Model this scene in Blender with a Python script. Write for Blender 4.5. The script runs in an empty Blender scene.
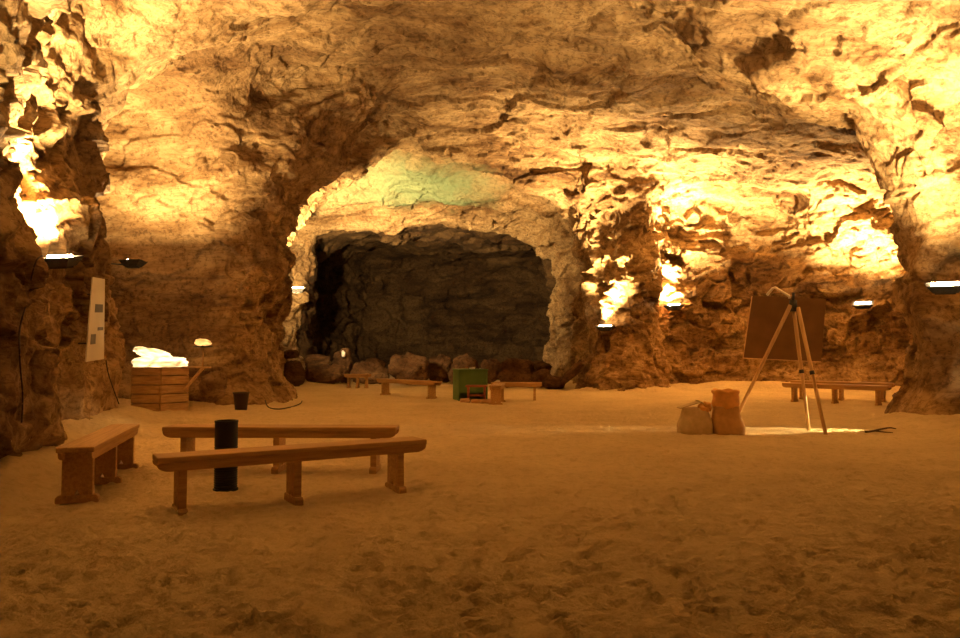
import bpy, bmesh, math, random
import numpy as np
from mathutils import Vector, Matrix

random.seed(7)
rng = np.random.default_rng(11)
PI = math.pi
scene = bpy.context.scene
COL = scene.collection

# ------------------------------------------------------------------ camera
F_PX, CAM_Z, HORIZON = 732.0, 1.28, 350.0
PITCH = math.atan((HORIZON - 319.0) / F_PX)
cam_d = bpy.data.cameras.new('camera')
cam = bpy.data.objects.new('camera', cam_d)
COL.objects.link(cam)
cam.location = (0, 0, CAM_Z)
cam.rotation_euler = (PI / 2 + PITCH, 0, 0)
cam_d.sensor_width = 36.0
cam_d.lens = 36.0 * F_PX / 960.0
cam_d.clip_end = 200
scene.camera = cam


def ray(u, v):
    x, z = (u - 480.0) / F_PX, (319.0 - v) / F_PX
    c, s = math.cos(PITCH), math.sin(PITCH)
    return Vector((x, c - s * z, s + c * z))


def at(u, v, y):
    d = ray(u, v)
    return Vector((0, 0, CAM_Z)) + d * (y / d.y)


def ground(u, v, z=0.0):
    d = ray(u, v)
    return Vector((0, 0, CAM_Z)) + d * ((z - CAM_Z) / d.z)


# ------------------------------------------------------------------ noise (numpy)
_perm = rng.permutation(4096).astype(np.int64)
_g = rng.normal(size=(4096, 3)).astype(np.float32)
_g /= np.linalg.norm(_g, axis=1, keepdims=True)
_r = rng.random((4096, 8)).astype(np.float32)


def _hash(i, j, k):
    return _perm[(_perm[(_perm[i & 4095] + j) & 4095] + k) & 4095]


def perlin(p):
    p = np.asarray(p, np.float32)
    b = np.floor(p)
    f = p - b
    b = b.astype(np.int64)
    w = f * f * f * (f * (f * 6 - 15) + 10)
    out = np.zeros(len(p), np.float32)
    for dx in (0, 1):
        for dy in (0, 1):
            for dz in (0, 1):
                g = _g[_hash(b[:, 0] + dx, b[:, 1] + dy, b[:, 2] + dz)]
                dot = g[:, 0] * (f[:, 0] - dx) + g[:, 1] * (f[:, 1] - dy) + g[:, 2] * (f[:, 2] - dz)
                ww = (w[:, 0] if dx else 1 - w[:, 0]) * (w[:, 1] if dy else 1 - w[:, 1]) * (w[:, 2] if dz else 1 - w[:, 2])
                out += dot * ww
    return out * 1.6


def fbm(p, octaves=4, gain=0.5):
    out, a = 0, 1.0
    for o in range(octaves):
        out = out + a * perlin(p * (2.03 ** o) + 17.3 * o)
        a *= gain
    return out


def facets(p, tilt=1.0, chunk=150000):
    """Blasted-rock facets: each Voronoi cell is a randomly offset, randomly tilted plane."""
    res = np.empty(len(p), np.float32)
    for s in range(0, len(p), chunk):
        q = np.asarray(p[s:s + chunk], np.float32)
        b = np.floor(q).astype(np.int64)
        best = np.full(len(q), 1e9, np.float32)
        val = np.zeros(len(q), np.float32)
        for dx in (-1, 0, 1):
            for dy in (-1, 0, 1):
                for dz in (-1, 0, 1):
                    c = b + np.array((dx, dy, dz))
                    h = _hash(c[:, 0], c[:, 1], c[:, 2])
                    d = q - (c + _r[h, :3])
                    dist = (d * d).sum(1)
                    m = dist < best
                    best[m] = dist[m]
                    hm = h[m]
                    val[m] = (_r[hm, 3] - 0.5) + tilt * (_g[hm] * d[m]).sum(1)
        res[s:s + chunk] = val
    return res


def smooth(e0, e1, x):
    t = np.clip((x - e0) / (e1 - e0), 0, 1)
    return t * t * (3 - 2 * t)


# ------------------------------------------------------------------ cave: plan, ceiling height, solid
def chaikin(P, n=1):
    P = np.array(P, float)
    for _ in range(n):
        Q = np.roll(P, -1, 0)
        P = np.stack([P * .78 + Q * .22, P * .22 + Q * .78], 1).reshape(-1, 2)
    return P


HALL = chaikin([(-4.2, -5), (-4.3, 3), (-4.75, 7.0), (-5.72, 9), (-6.5, 10.8), (-6.72, 12.6), (-6.75, 13.7), (-7.6, 14.4),
                (-9.5, 14.6), (-10.0, 16), (-9.4, 17.5), (-7.5, 17.5), (-6.3, 17.2), (-5.7, 17.4), (-5.45, 18.4), (-5.7, 19.8),
                (-7.3, 21), (-7.5, 22.3), (-7.3, 23.2), (-8.0, 23.9), (-8.0, 27.6), (3.3, 27.6), (3.35, 25.6), (3.7, 23.8),
                (4.5, 22.9), (5.3, 23.2), (5.8, 24.7), (8, 25.0), (11, 24.5), (13.8, 22.2), (14.6, 18), (13, 15.6), (9.5, 15.0),
                (9.0, 14.5), (8.2, 13.6), (7.85, 12.9), (8.1, 12.45), (9.0, 12.3), (9.0, 11.6), (8.2, 11.45), (8.1, 11.0),
                (8.6, 10.0), (9.6, 8.0), (9, 4), (8.5, -5)], 1)
TUNNEL = chaikin([(-8.0, 26), (-7.9, 27.7), (-7.05, 29.2), (-7.5, 32), (-8.5, 38), (-6, 43), (2, 43.5), (6.5, 39), (4.2, 33), (2.7, 29.3), (3.5, 27.7), (3.6, 26)], 1)


def poly_sd(P, x, y):
    """signed distance to polygon, positive inside"""
    x = np.asarray(x, np.float32)
    y = np.asarray(y, np.float32)
    d = np.full(x.shape, 1e9, np.float32)
    ins = np.zeros(x.shape, bool)
    n = len(P)
    for i in range(n):
        ax, ay = P[i]
        bx, by = P[(i + 1) % n]
        ex, ey = bx - ax, by - ay
        t = np.clip(((x - ax) * ex + (y - ay) * ey) / (ex * ex + ey * ey + 1e-9), 0, 1)
        d = np.minimum(d, (x - ax - t * ex) ** 2 + (y - ay - t * ey) ** 2)
        if ay != by:
            c = ((ay > y) != (by > y)) & (x < (bx - ax) * (y - ay) / (by - ay) + ax)
            ins ^= c
    return np.where(ins, 1, -1) * np.sqrt(d)


ZC = np.array([(-6, -3, 6.3), (0, -3, 6.3), (7, -3, 6.0), (-5, 4, 6.6), (1, 4, 6.8), (7, 4, 6.2), (-5, 9, 6.9), (0, 9, 7.1), (7, 8.5, 6.2),
               (-6, 12, 7.2), (-8, 15.5, 7.2), (-5, 17, 8.3), (-1, 16, 8.2), (3, 14, 7.4), (7, 13, 6.0), (4, 19, 7.4), (9, 18, 6.4),
               (12, 20, 6.1), (-1, 20.5, 8.4), (-5, 21, 8.6), (-5, 24.6, 8.2), (0, 24.6, 7.7), (3, 25, 7.0), (7, 23, 6.7), (11, 23, 6.3), (-6, 28, 6.2), (-2, 28, 6.2), (1, 28, 6.2), (4, 28, 6.2)])


def ceil_h(x, y):
    num = den = 0
    for cx, cy, cz in ZC:
        w = np.exp(-((x - cx) ** 2 + (y - cy) ** 2) / (2 * 2.0 ** 2)) + 1e-6
        num = num + w * cz
        den = den + w
    z = num / den
    return z


def base_flare(x, y):
    f = 0.42 + 0.35 * np.exp(-((x + 5) ** 2 + (y - 18) ** 2) / 6) + 0.35 * np.exp(-((x - 4) ** 2 + (y - 23) ** 2) / 6)
    f = f - 0.25 * np.exp(-((x + 6.6) ** 2 + (y - 13.5) ** 2) / 1.5)
    f = f + 0.1 * np.exp(-((x - 7) ** 2 + (y - 13) ** 2) / 2) - 0.3 * np.exp(-((x - 8.4) ** 2 + (y - 11.9) ** 2) / 0.5)
    return f


H = 0.16
gx = np.arange(-11.6, 16.0, H, dtype=np.float32)
gy = np.arange(-6.2, 45.2, H, dtype=np.float32)
gz = np.arange(-0.9, 9.4, H, dtype=np.float32)


def cave_field():
    X, Y = np.meshgrid(gx, gy, indexing='ij')
    # slightly crooked walls: warp the plan
    pp = np.stack([X.ravel() * .45, Y.ravel() * .45, np.zeros(X.size)], 1)
    d2 = poly_sd(HALL, X, Y) + 0.16 * perlin(pp).reshape(X.shape)
    dt = poly_sd(TUNNEL, X, Y) + 0.2 * perlin(pp * 1.3 + 9).reshape(X.shape)
    zc = ceil_h(X, Y)
    fl = base_flare(X, Y)
    R = 1.9 + 0.5 * np.exp(-((X + 7.5) ** 2 + (Y - 16) ** 2) / 8) - 0.7 * smooth(20, 23, Y) * smooth(5, 3, X)
    Z = gz[None, None, :]
    fz = np.exp(-np.maximum(Z, 0) / 0.75)
    a = d2[..., None] - fl[..., None] * fz

    def fillet(a, b, R):
        qa, qb = np.maximum(R - a, 0), np.maximum(R - b, 0)
        return -(np.minimum(-R, np.maximum(-a, -b)) + np.sqrt(qa * qa + qb * qb))
    S = fillet(a, zc[..., None] - Z, R[..., None]).astype(np.float32)

    def smin(p, q, k):
        h = np.maximum(k - np.abs(p - q), 0) / k
        return np.minimum(p, q) - h * h * k * 0.25
    # arched ribs of rock between the chambers: x of the arch edge by height
    Yr, Xr = Y[..., None], X[..., None]
    e1 = np.interp(gz, [0, 1.8, 3.55, 5.07, 6.1, 7.2, 7.9, 8.3], [-5.8, -5.85, -5.65, -4.85, -4.0, -3.4, -2.4, -.6])[None, None]
    S = smin(S, np.maximum(Xr - e1 - .22 * (Yr - 19.6), np.abs(Yr - 18.9 - .1 * (Xr + 4)) - 1.3).astype(np.float32), .5)
    e2 = np.interp(gz, [0, 3.2, 4.4, 5.6, 6.5, 7.5, 8.0, 8.4], [-7.5, -7.4, -6.7, -5.5, -4.5, -2.9, -1.8, 0])[None, None]
    S = smin(S, np.maximum(Xr - e2, np.abs(Yr - 23.2) - .55).astype(np.float32), .4)
    e3 = np.interp(gz, [0, .6, 1.2, 2.5, 3.9, 4.8, 5.5, 5.9, 6.3], [7.75, 8.05, 8.45, 8.6, 8.2, 7.75, 7.2, 6.5, 5.2])[None, None]
    S = smin(S, np.maximum(e3 - Xr, np.abs(Yr - 12.95 - .3 * (Xr - 7)) - .8).astype(np.float32), .5)
    zt = 6.05 + 0.8 * smooth(29.4, 27.6, Y) + 0.6 * smooth(30.5, 38, Y) - 0.05 * (X + 2)
    T = fillet(dt[..., None] - 0.35 * fz, zt[..., None] - Z, np.float32(1.8)).astype(np.float32)
    k = 0.35
    h = np.maximum(k - np.abs(S - T), 0) / k
    S = np.maximum(S, T) + h * h * k * 0.25
    m = np.abs(S) < 1.0
    i, j, l = np.nonzero(m)
    p = np.stack([gx[i], gy[j], gz[l]], 1)
    rough = rough_mask(p)
    n = 0.42 * perlin(p * .42 + 3.1) + 0.26 * perlin(p * np.array([.8, .8, 1.1], np.float32))
    S[i, j, l] += n * (0.45 + 0.55 * rough)
    # close the far sides of the grid
    S[0], S[-1], S[:, 0], S[:, -1], S[:, :, -1] = -1, -1, -1, -1, -1
    return S


def rough_mask(p):
    x, y, z = p[:, 0], p[:, 1], p[:, 2]
    r = np.ones(len(p), np.float32)
    r -= 0.62 * np.exp(-((x + 7.3) / 2.0) ** 2 - ((y - 17.2) / 1.0) ** 2)             # smoothed alcove wall
    r -= 0.45 * np.exp(-((x + 6.6) / 0.9) ** 2 - ((y - 13.3) / 1.0) ** 2)             # worn rib and pillar
    r -= 0.40 * np.exp(-((x - 7.8) / 1.3) ** 2 - ((y - 13) / 1.5) ** 2)
    r -= 0.45 * smooth(1.8, 0.2, z)
    r += 0.3 * smooth(4.5, 7, x) * smooth(19, 22, y) * smooth(1.5, 2.6, z)            # blasted wall behind the easel
    r += 0.15 * smooth(-4.5, -5.5, x) * smooth(14.5, 13, y) * smooth(1.8, 3, z)        # and the near left one
    return np.clip(r, 0.15, 1.7)


def surface_nets(S):
    ins = S > 0
    nx, ny, nz = S.shape
    cnt = np.zeros((nx - 1, ny - 1, nz - 1), np.int8)
    for dx in (0, 1):
        for dy in (0, 1):
            for dz in (0, 1):
                cnt += ins[dx:nx - 1 + dx, dy:ny - 1 + dy, dz:nz - 1 + dz]
    act = (cnt > 0) & (cnt < 8)
    ids = np.argwhere(act)
    idx = np.full(act.shape, -1, np.int64)
    idx[act] = np.arange(len(ids))
    acc = np.zeros((len(ids), 3), np.float32)
    num = np.zeros(len(ids), np.float32)
    corners = [(a, b, c) for a in (0, 1) for b in (0, 1) for c in (0, 1)]
    for ca in corners:
        for ax in range(3):
            if ca[ax] == 0:
                cb = list(ca)
                cb[ax] = 1
                A = S[tuple((ids + ca).T)]
                B = S[tuple((ids + cb).T)]
                m = (A > 0) != (B > 0)
                t = A[m] / (A[m] - B[m])
                pt = np.repeat(np.array(ca, np.float32)[None], m.sum(), 0)
                pt[:, ax] = t
                acc[m] += pt
                num[m] += 1
    V = (ids + acc / num[:, None]) * H + np.array([gx[0], gy[0], gz[0]])
    faces = []
    for ax in range(3):
        o1, o2 = [(1, 2), (2, 0), (0, 1)][ax]
        lo = [slice(None)] * 3
        hi = [slice(None)] * 3
        lo[ax], hi[ax] = slice(0, -1), slice(1, None)
        ch = ins[tuple(lo)] != ins[tuple(hi)]
        e = np.argwhere(ch)
        lim = np.array([nx, ny, nz]) - 1
        ok = (e[:, o1] >= 1) & (e[:, o2] >= 1) & (e[:, o1] < lim[o1]) & (e[:, o2] < lim[o2])
        e = e[ok]
        d1 = np.zeros(3, int)
        d1[o1] = 1
        d2 = np.zeros(3, int)
        d2[o2] = 1
        q = np.stack([idx[tuple((e - d1 - d2).T)], idx[tuple((e - d2).T)], idx[tuple(e.T)], idx[tuple((e - d1).T)]], 1)
        flip = ins[tuple(e.T)]
        q[~flip] = q[~flip][:, ::-1]
        q = q[(q >= 0).all(1)]
        faces.append(q[:, ::-1])
    return V.astype(np.float32), np.concatenate(faces)


def vnormals(V, Fq):
    n = np.cross(V[Fq[:, 2]] - V[Fq[:, 0]], V[Fq[:, 3]] - V[Fq[:, 1]])
    N = np.stack([sum(np.bincount(Fq[:, c], n[:, k], len(V)) for c in range(4)) for k in range(3)], 1)
    return (N / (np.linalg.norm(N, axis=1, keepdims=True) + 1e-12)).astype(np.float32)


def relax(V, Fq, it=2, lam=0.5):
    a = Fq.ravel()
    b = np.roll(Fq, -1, 1).ravel()
    deg = np.bincount(a, minlength=len(V)) + np.bincount(b, minlength=len(V))
    deg = np.maximum(deg, 1)
    for _ in range(it):
        W = np.stack([(np.bincount(a, V[b, k], len(V)) + np.bincount(b, V[a, k], len(V))) / deg for k in range(3)], 1)
        V = (V + lam * (W - V)).astype(np.float32)
    return V


def subdivide(V, Fq, sel):
    Fs, Fk = Fq[sel], Fq[~sel]
    a, b = Fs, np.roll(Fs, -1, 1)
    key = np.minimum(a, b) * np.int64(len(V)) + np.maximum(a, b)
    uk, inv = np.unique(key.ravel(), return_inverse=True)
    em = 0.5 * (V[uk // len(V)] + V[uk % len(V)])
    e = len(V) + inv.reshape(-1, 4)
    c = len(V) + len(uk) + np.arange(len(Fs))
    fc = V[Fs].mean(1)
    quads = [np.stack([Fs[:, i], e[:, i], c, e[:, (i - 1) % 4]], 1) for i in range(4)]
    return np.concatenate([V, em, fc]).astype(np.float32), np.concatenate([Fk] + quads)


def in_view(P, margin=60):
    c, s = math.cos(PITCH), math.sin(PITCH)
    dx, dy, dz = P[:, 0], P[:, 1], P[:, 2] - CAM_Z
    dep = dy * c + dz * s
    up = -dy * s + dz * c
    u = 480 + F_PX * dx / np.maximum(dep, .1)
    v = 319 - F_PX * up / np.maximum(dep, .1)
    return (dep > 0.5) & (u > -margin) & (u < 960 + margin) & (v > -margin) & (v < 440)


def displacement(P):
    warp = np.stack([perlin(P * .8 + 5), perlin(P * .8 + 31), perlin(P * .8 + 57)], 1)
    w2 = np.stack([perlin(P * 2.6 + 5), perlin(P * 2.6 + 31), perlin(P * 2.6 + 57)], 1)
    Q = P + 0.28 * warp + 0.09 * w2
    x, y, z = P[:, 0], P[:, 1], P[:, 2]
    # strata dip gently: layers run across the hall
    L = np.stack([Q[:, 0] * .6 + Q[:, 2] * .2, Q[:, 1] * .85 + Q[:, 0] * .1, Q[:, 2] * 1.15 - Q[:, 0] * .25], 1)
    roof = smooth(5.0, 6.5, z)
    d = (0.24 - .12 * roof) * facets(L * .6, 0.9)
    d += (0.15 - .07 * roof) * facets(L * 1.5 + 11, 0.9)
    d += (0.065 - .02 * roof) * facets(L * 3.4 + 23, 0.9)
    rg = 1 - np.abs(perlin(L * .8 + 40)) * 2
    d += 0.10 * rg
    d += 0.04 * fbm(L * 2.6, 3)
    d += 0.012 * perlin(P * 9)
    # scraped vertical grooves low on the walls
    d += .13 * smooth(3.4, 2.0, z) * fbm(np.stack([P[:, 0] * 2.6 + .3 * warp[:, 0], P[:, 1] * 2.6, P[:, 2] * .5], 1), 3)
    # vertical flutes on the buttress by the tunnel and on the pillars
    but = np.exp(-((x - 4.2) / 1.6) ** 2 - ((y - 24) / 2.2) ** 2) + np.exp(-((x - 7.3) / 1.0) ** 2 - ((y - 13) / 1.6) ** 2) * .7
    d += but * 0.3 * perlin(np.stack([P[:, 0] * 1.5 + .3 * warp[:, 0], P[:, 1] * 1.5, P[:, 2] * .22], 1))
    return d * rough_mask(P) - .03


def mesh_from(name, V, Fq, N=None, mat=None, relief=None):
    me = bpy.data.meshes.new(name)
    me.vertices.add(len(V))
    me.vertices.foreach_set('co', np.ascontiguousarray(V, np.float32).ravel())
    k = Fq.shape[1]
    me.loops.add(len(Fq) * k)
    me.loops.foreach_set('vertex_index', np.ascontiguousarray(Fq, np.int32).ravel())
    me.polygons.add(len(Fq))
    me.polygons.foreach_set('loop_start', np.arange(0, len(Fq) * k, k, dtype=np.int32))
    me.update(calc_edges=True)
    me.validate()
    me.polygons.foreach_set('use_smooth', np.ones(len(me.polygons), bool))
    if N is not None and len(N) == len(me.vertices):
        me.normals_split_custom_set_from_vertices(N.tolist())
    o = bpy.data.objects.new(name, me)
    COL.objects.link(o)
    if relief is not None:
        at_ = me.attributes.new('relief', 'FLOAT', 'POINT')
        at_.data.foreach_set('value', np.ascontiguousarray(relief, np.float32))
    if mat:
        me.materials.append(mat)
    return o


# ------------------------------------------------------------------ materials
def new_mat(name):
    m = bpy.data.materials.new(name)
    m.use_nodes = True
    nt = m.node_tree
    b = nt.nodes['Principled BSDF']
    b.inputs['Roughness'].default_value = 0.9
    b.inputs['Specular IOR Level'].default_value = 0.2
    return m, nt, b


def nd(nt, t, **kw):
    n = nt.nodes.new(t)
    for k, v in kw.items():
        if k in n.inputs:
            n.inputs[k].default_value = v
        else:
            setattr(n, k, v)
    return n


def ramp(nt, fac, stops):
    r = nt.nodes.new('ShaderNodeValToRGB')
    e = r.color_ramp.elements
    while len(e) < len(stops):
        e.new(0.5)
    for el, (p, c) in zip(e, stops):
        el.position = p
        el.color = (*c, 1) if len(c) == 3 else c
    nt.links.new(fac, r.inputs['Fac'])
    return r


def mapped(nt, scale, rot=(0, 0, 0), loc=(0, 0, 0)):
    tc = nd(nt, 'ShaderNodeTexCoord')
    mp = nt.nodes.new('ShaderNodeMapping')
    mp.inputs['Scale'].default_value = scale
    mp.inputs['Rotation'].default_value = rot
    mp.inputs['Location'].default_value = loc
    nt.links.new(tc.outputs['Object'], mp.inputs['Vector'])
    return mp.outputs['Vector']


def rock_material(name, light=(.46, .32, .16), mid=(.30, .185, .08), dark=(.11, .055, .02), green_patch=True):
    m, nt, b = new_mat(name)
    L = nt.links.new
    strata = mapped(nt, (.45, .9, 1.6), (0.1, -0.18, 0.12))
    n1 = nd(nt, 'ShaderNodeTexNoise', Scale=0.8, Detail=8.0, Roughness=.62, Distortion=1.3)
    L(strata, n1.inputs['Vector'])
    r1 = ramp(nt, n1.outputs['Fac'], [(.32, dark), (.41, mid), (.52, light), (.75, tuple(min(1, c * 1.12) for c in light))])
    # thin swirling veins
    n2 = nd(nt, 'ShaderNodeTexNoise', Scale=1.7, Detail=5.0, Roughness=.6, Distortion=2.2)
    L(strata, n2.inputs['Vector'])
    r2 = ramp(nt, n2.outputs['Fac'], [(.455, (0, 0, 0)), (.49, (1, 1, 1)), (.51, (1, 1, 1)), (.545, (0, 0, 0))])
    mx = nd(nt, 'ShaderNodeMix', data_type='RGBA')
    mul = nd(nt, 'ShaderNodeMath', operation='MULTIPLY')
    mul.inputs[1].default_value = .35
    L(r2.outputs['Color'], mul.inputs[0])
    L(mul.outputs[0], mx.inputs['Factor'])
    L(r1.outputs['Color'], mx.inputs['A'])
    mx.inputs['B'].default_value = (dark[0] * 1.2, dark[1] * 1.1, dark[2], 1)
    col = mx.outputs['Result']
    # long dark streaks in the bedding
    n5 = nd(nt, 'ShaderNodeTexNoise', Scale=.9, Detail=6.0, Roughness=.6, Distortion=.9)
    L(mapped(nt, (.35, 1.0, 1.6), (0.25, -0.1, 0.45)), n5.inputs['Vector'])
    r5 = ramp(nt, n5.outputs['Fac'], [(.36, (.42, .33, .26)), (.5, (.95, .93, .9)), (.6, (1, 1, 1))])
    mx5 = nd(nt, 'ShaderNodeMix', data_type='RGBA', blend_type='MULTIPLY')
    mx5.inputs['Factor'].default_value = .4
    L(col, mx5.inputs['A'])
    L(r5.outputs['Color'], mx5.inputs['B'])
    col = mx5.outputs['Result']
    # large bodies of browner and paler rock
    n6 = nd(nt, 'ShaderNodeTexNoise', Scale=.28, Detail=4.0, Roughness=.6, Distortion=1.2)
    L(mapped(nt, (.8, 1, 1), (0, 0, .4), (3.3, 1.7, 0)), n6.inputs['Vector'])
    r6 = ramp(nt, n6.outputs['Fac'], [(.40, (.52, .46, .42)), (.56, (1, 1, 1))])
    mx6 = nd(nt, 'ShaderNodeMix', data_type='RGBA', blend_type='MULTIPLY')
    mx6.inputs['Factor'].default_value = .9
    L(col, mx6.inputs['A'])
    L(r6.outputs['Color'], mx6.inputs['B'])
    col = mx6.outputs['Result']
    # fine speckle
    n3 = nd(nt, 'ShaderNodeTexNoise', Scale=9.0, Detail=6.0, Roughness=.7)
    L(mapped(nt, (1, 1, 1)), n3.inputs['Vector'])
    r3 = ramp(nt, n3.outputs['Fac'], [(.36, (.45, .40, .36)), (.5, (1, 1, 1)), (.7, (1.0, 1.0, .97))])
    mx2 = nd(nt, 'ShaderNodeMix', data_type='RGBA', blend_type='MULTIPLY')
    mx2.inputs['Factor'].default_value = .9
    L(col, mx2.inputs['A'])
    L(r3.outputs['Color'], mx2.inputs['B'])
    col = mx2.outputs['Result']
    if green_patch:
        # green patch with a noisy edge on the roof in front of the tunnel
        geo = nd(nt, 'ShaderNodeTexCoord')
        sub = nd(nt, 'ShaderNodeVectorMath', operation='SUBTRACT')
        sub.inputs[1].default_value = GREEN_CENTER
        L(geo.outputs['Object'], sub.inputs[0])
        sc = nd(nt, 'ShaderNodeVectorMath', operation='MULTIPLY')
        sc.inputs[1].default_value = (.38, .5, .7)
        L(sub.outputs[0], sc.inputs[0])
        ln = nd(nt, 'ShaderNodeVectorMath', operation='LENGTH')
        L(sc.outputs[0], ln.inputs[0])
        ad = nd(nt, 'ShaderNodeMath', operation='ADD')
        L(ln.outputs['Value'], ad.inputs[0])
        ns = nd(nt, 'ShaderNodeTexNoise', Scale=1.6, Detail=5.0)
        L(mapped(nt, (1, 1, 1)), ns.inputs['Vector'])
        L(ns.outputs['Fac'], ad.inputs[1])
        rs = ramp(nt, ad.outputs[0], [(.75, (.85, .85, .85)), (1.0, (.0, .0, .0))])
        rs.color_ramp.elements[0].position = .55
        rs.color_ramp.elements[1].position = 1.0
        dv = nd(nt, 'ShaderNodeMath', operation='MULTIPLY')
        dv.inputs[1].default_value = .56
        L(ad.outputs[0], dv.inputs[0])
        L(dv.outputs[0], rs.inputs['Fac'])
        mx3 = nd(nt, 'ShaderNodeMix', data_type='RGBA')
        L(rs.outputs['Color'], mx3.inputs['Factor'])
        L(col, mx3.inputs['A'])
        mx3.inputs['B'].default_value = (.16, .24, .13, 1)
        col = mx3.outputs['Result']
    L(col, b.inputs['Base Color'])
    # relief: fine grain, sharp-edged flakes at two sizes, cracks
    at_ = nd(nt, 'ShaderNodeAttribute', attribute_name='relief') if green_patch else None
    nb = nd(nt, 'ShaderNodeTexNoise', Scale=4.0, Detail=9.0, Roughness=.68, Distortion=.4)
    L(mapped(nt, (.8, 1, 1.3), (0.1, -0.18, 0.12)), nb.inputs['Vector'])
    nw = nd(nt, 'ShaderNodeTexNoise', Scale=1.6, Detail=5.0, Roughness=.6)
    L(mapped(nt, (1, 1, 1)), nw.inputs['Vector'])
    last = None

    def bump(sock, dist, strength):
        nonlocal last
        bp = nd(nt, 'ShaderNodeBump', Strength=strength, Distance=dist)
        L(sock, bp.inputs['Height'])
        if at_ is not None:
            ml = nd(nt, 'ShaderNodeMath', operation='MULTIPLY')
            ml.inputs[1].default_value = dist
            L(at_.outputs['Fac'], ml.inputs[0])
            L(ml.outputs[0], bp.inputs['Distance'])
        if last:
            L(last, bp.inputs['Normal'])
        last = bp.outputs['Normal']
    for scale, dist, mp in ((1.5, .09, (.6, .95, 1.35)), (4.2, .035, (.6, .95, 1.3))):
        wv = nd(nt, 'ShaderNodeVectorMath', operation='MULTIPLY_ADD')
        wv.inputs[1].default_value = (.55, .55, .55)
        L(nw.outputs['Color'], wv.inputs[0])
        L(mapped(nt, mp, (.15, -.2, .2)), wv.inputs[2])
        vo = nd(nt, 'ShaderNodeTexVoronoi', feature='F1', Scale=scale)
        L(wv.outputs[0], vo.inputs['Vector'])
        sx = nd(nt, 'ShaderNodeSeparateColor')
        L(vo.outputs['Color'], sx.inputs[0])
        ad = nd(nt, 'ShaderNodeMath', operation='MULTIPLY_ADD')
        ad.inputs[1].default_value = -.8
        L(vo.outputs['Distance'], ad.inputs[0])
        L(sx.outputs[0], ad.inputs[2])
        bump(ad.outputs[0], dist, .75)
    bump(nb.outputs['Fac'], .12, .85)
    L(last, b.inputs['Normal'])
    return m


def simple_mat(name, color, rough=.8, metal=0.0, spec=.3, noise=0.0, nscale=20, emit=None, estr=0):
    m, nt, b = new_mat(name)
    b.inputs['Roughness'].default_value = rough
    b.inputs['Metallic'].default_value = metal
    b.inputs['Specular IOR Level'].default_value = spec
    if noise:
        n = nd(nt, 'ShaderNodeTexNoise', Scale=nscale, Detail=5.0)
        nt.links.new(mapped(nt, (1, 1, 1)), n.inputs['Vector'])
        r = ramp(nt, n.outputs['Fac'], [(.3, tuple(c * (1 - noise) for c in color)), (.7, tuple(min(1, c * (1 + noise)) for c in color))])
        nt.links.new(r.outputs['Color'], b.inputs['Base Color'])
    else:
        b.inputs['Base Color'].default_value = (*color, 1)
    if emit:
        b.inputs['Emission Color'].default_value = (*emit, 1)
        b.inputs['Emission Strength'].default_value = estr
    return m


def salt_mat(name, col, lo, hi):
    m, nt, b = new_mat(name)
    b.inputs['Base Color'].default_value = (.85, .72, .5, 1)
    b.inputs['Emission Color'].default_value = (*col, 1)
    n = nd(nt, 'ShaderNodeTexNoise', Scale=3.2, Detail=4.0, Distortion=.8)
    nt.links.new(mapped(nt, (1, 1, 2.5)), n.inputs['Vector'])
    mr = nd(nt, 'ShaderNodeMapRange')
    for k, v in zip(('From Min', 'From Max', 'To Min', 'To Max'), (.36, .62, lo, hi)):
        mr.inputs[k].default_value = v
    nt.links.new(n.outputs['Fac'], mr.inputs['Value'])
    nt.links.new(mr.outputs[0], b.inputs['Emission Strength'])
    return m


def wood_mat(name, c1, c2, scale=(1.2, 22, 22)):
    m, nt, b = new_mat(name)
    n = nd(nt, 'ShaderNodeTexNoise', Scale=1.6, Detail=6.0, Roughness=.6, Distortion=.5)
    nt.links.new(mapped(nt, scale), n.inputs['Vector'])
    r = ramp(nt, n.outputs['Fac'], [(.32, c1), (.62, c2)])
    nt.links.new(r.outputs['Color'], b.inputs['Base Color'])
    b.inputs['Roughness'].default_value = .55
    b.inputs['Specular IOR Level'].default_value = .3
    bp = nd(nt, 'ShaderNodeBump', Strength=.25, Distance=.004)
    nt.links.new(n.outputs['Fac'], bp.inputs['Height'])
    nt.links.new(bp.outputs['Normal'], b.inputs['Normal'])
    return m


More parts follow.
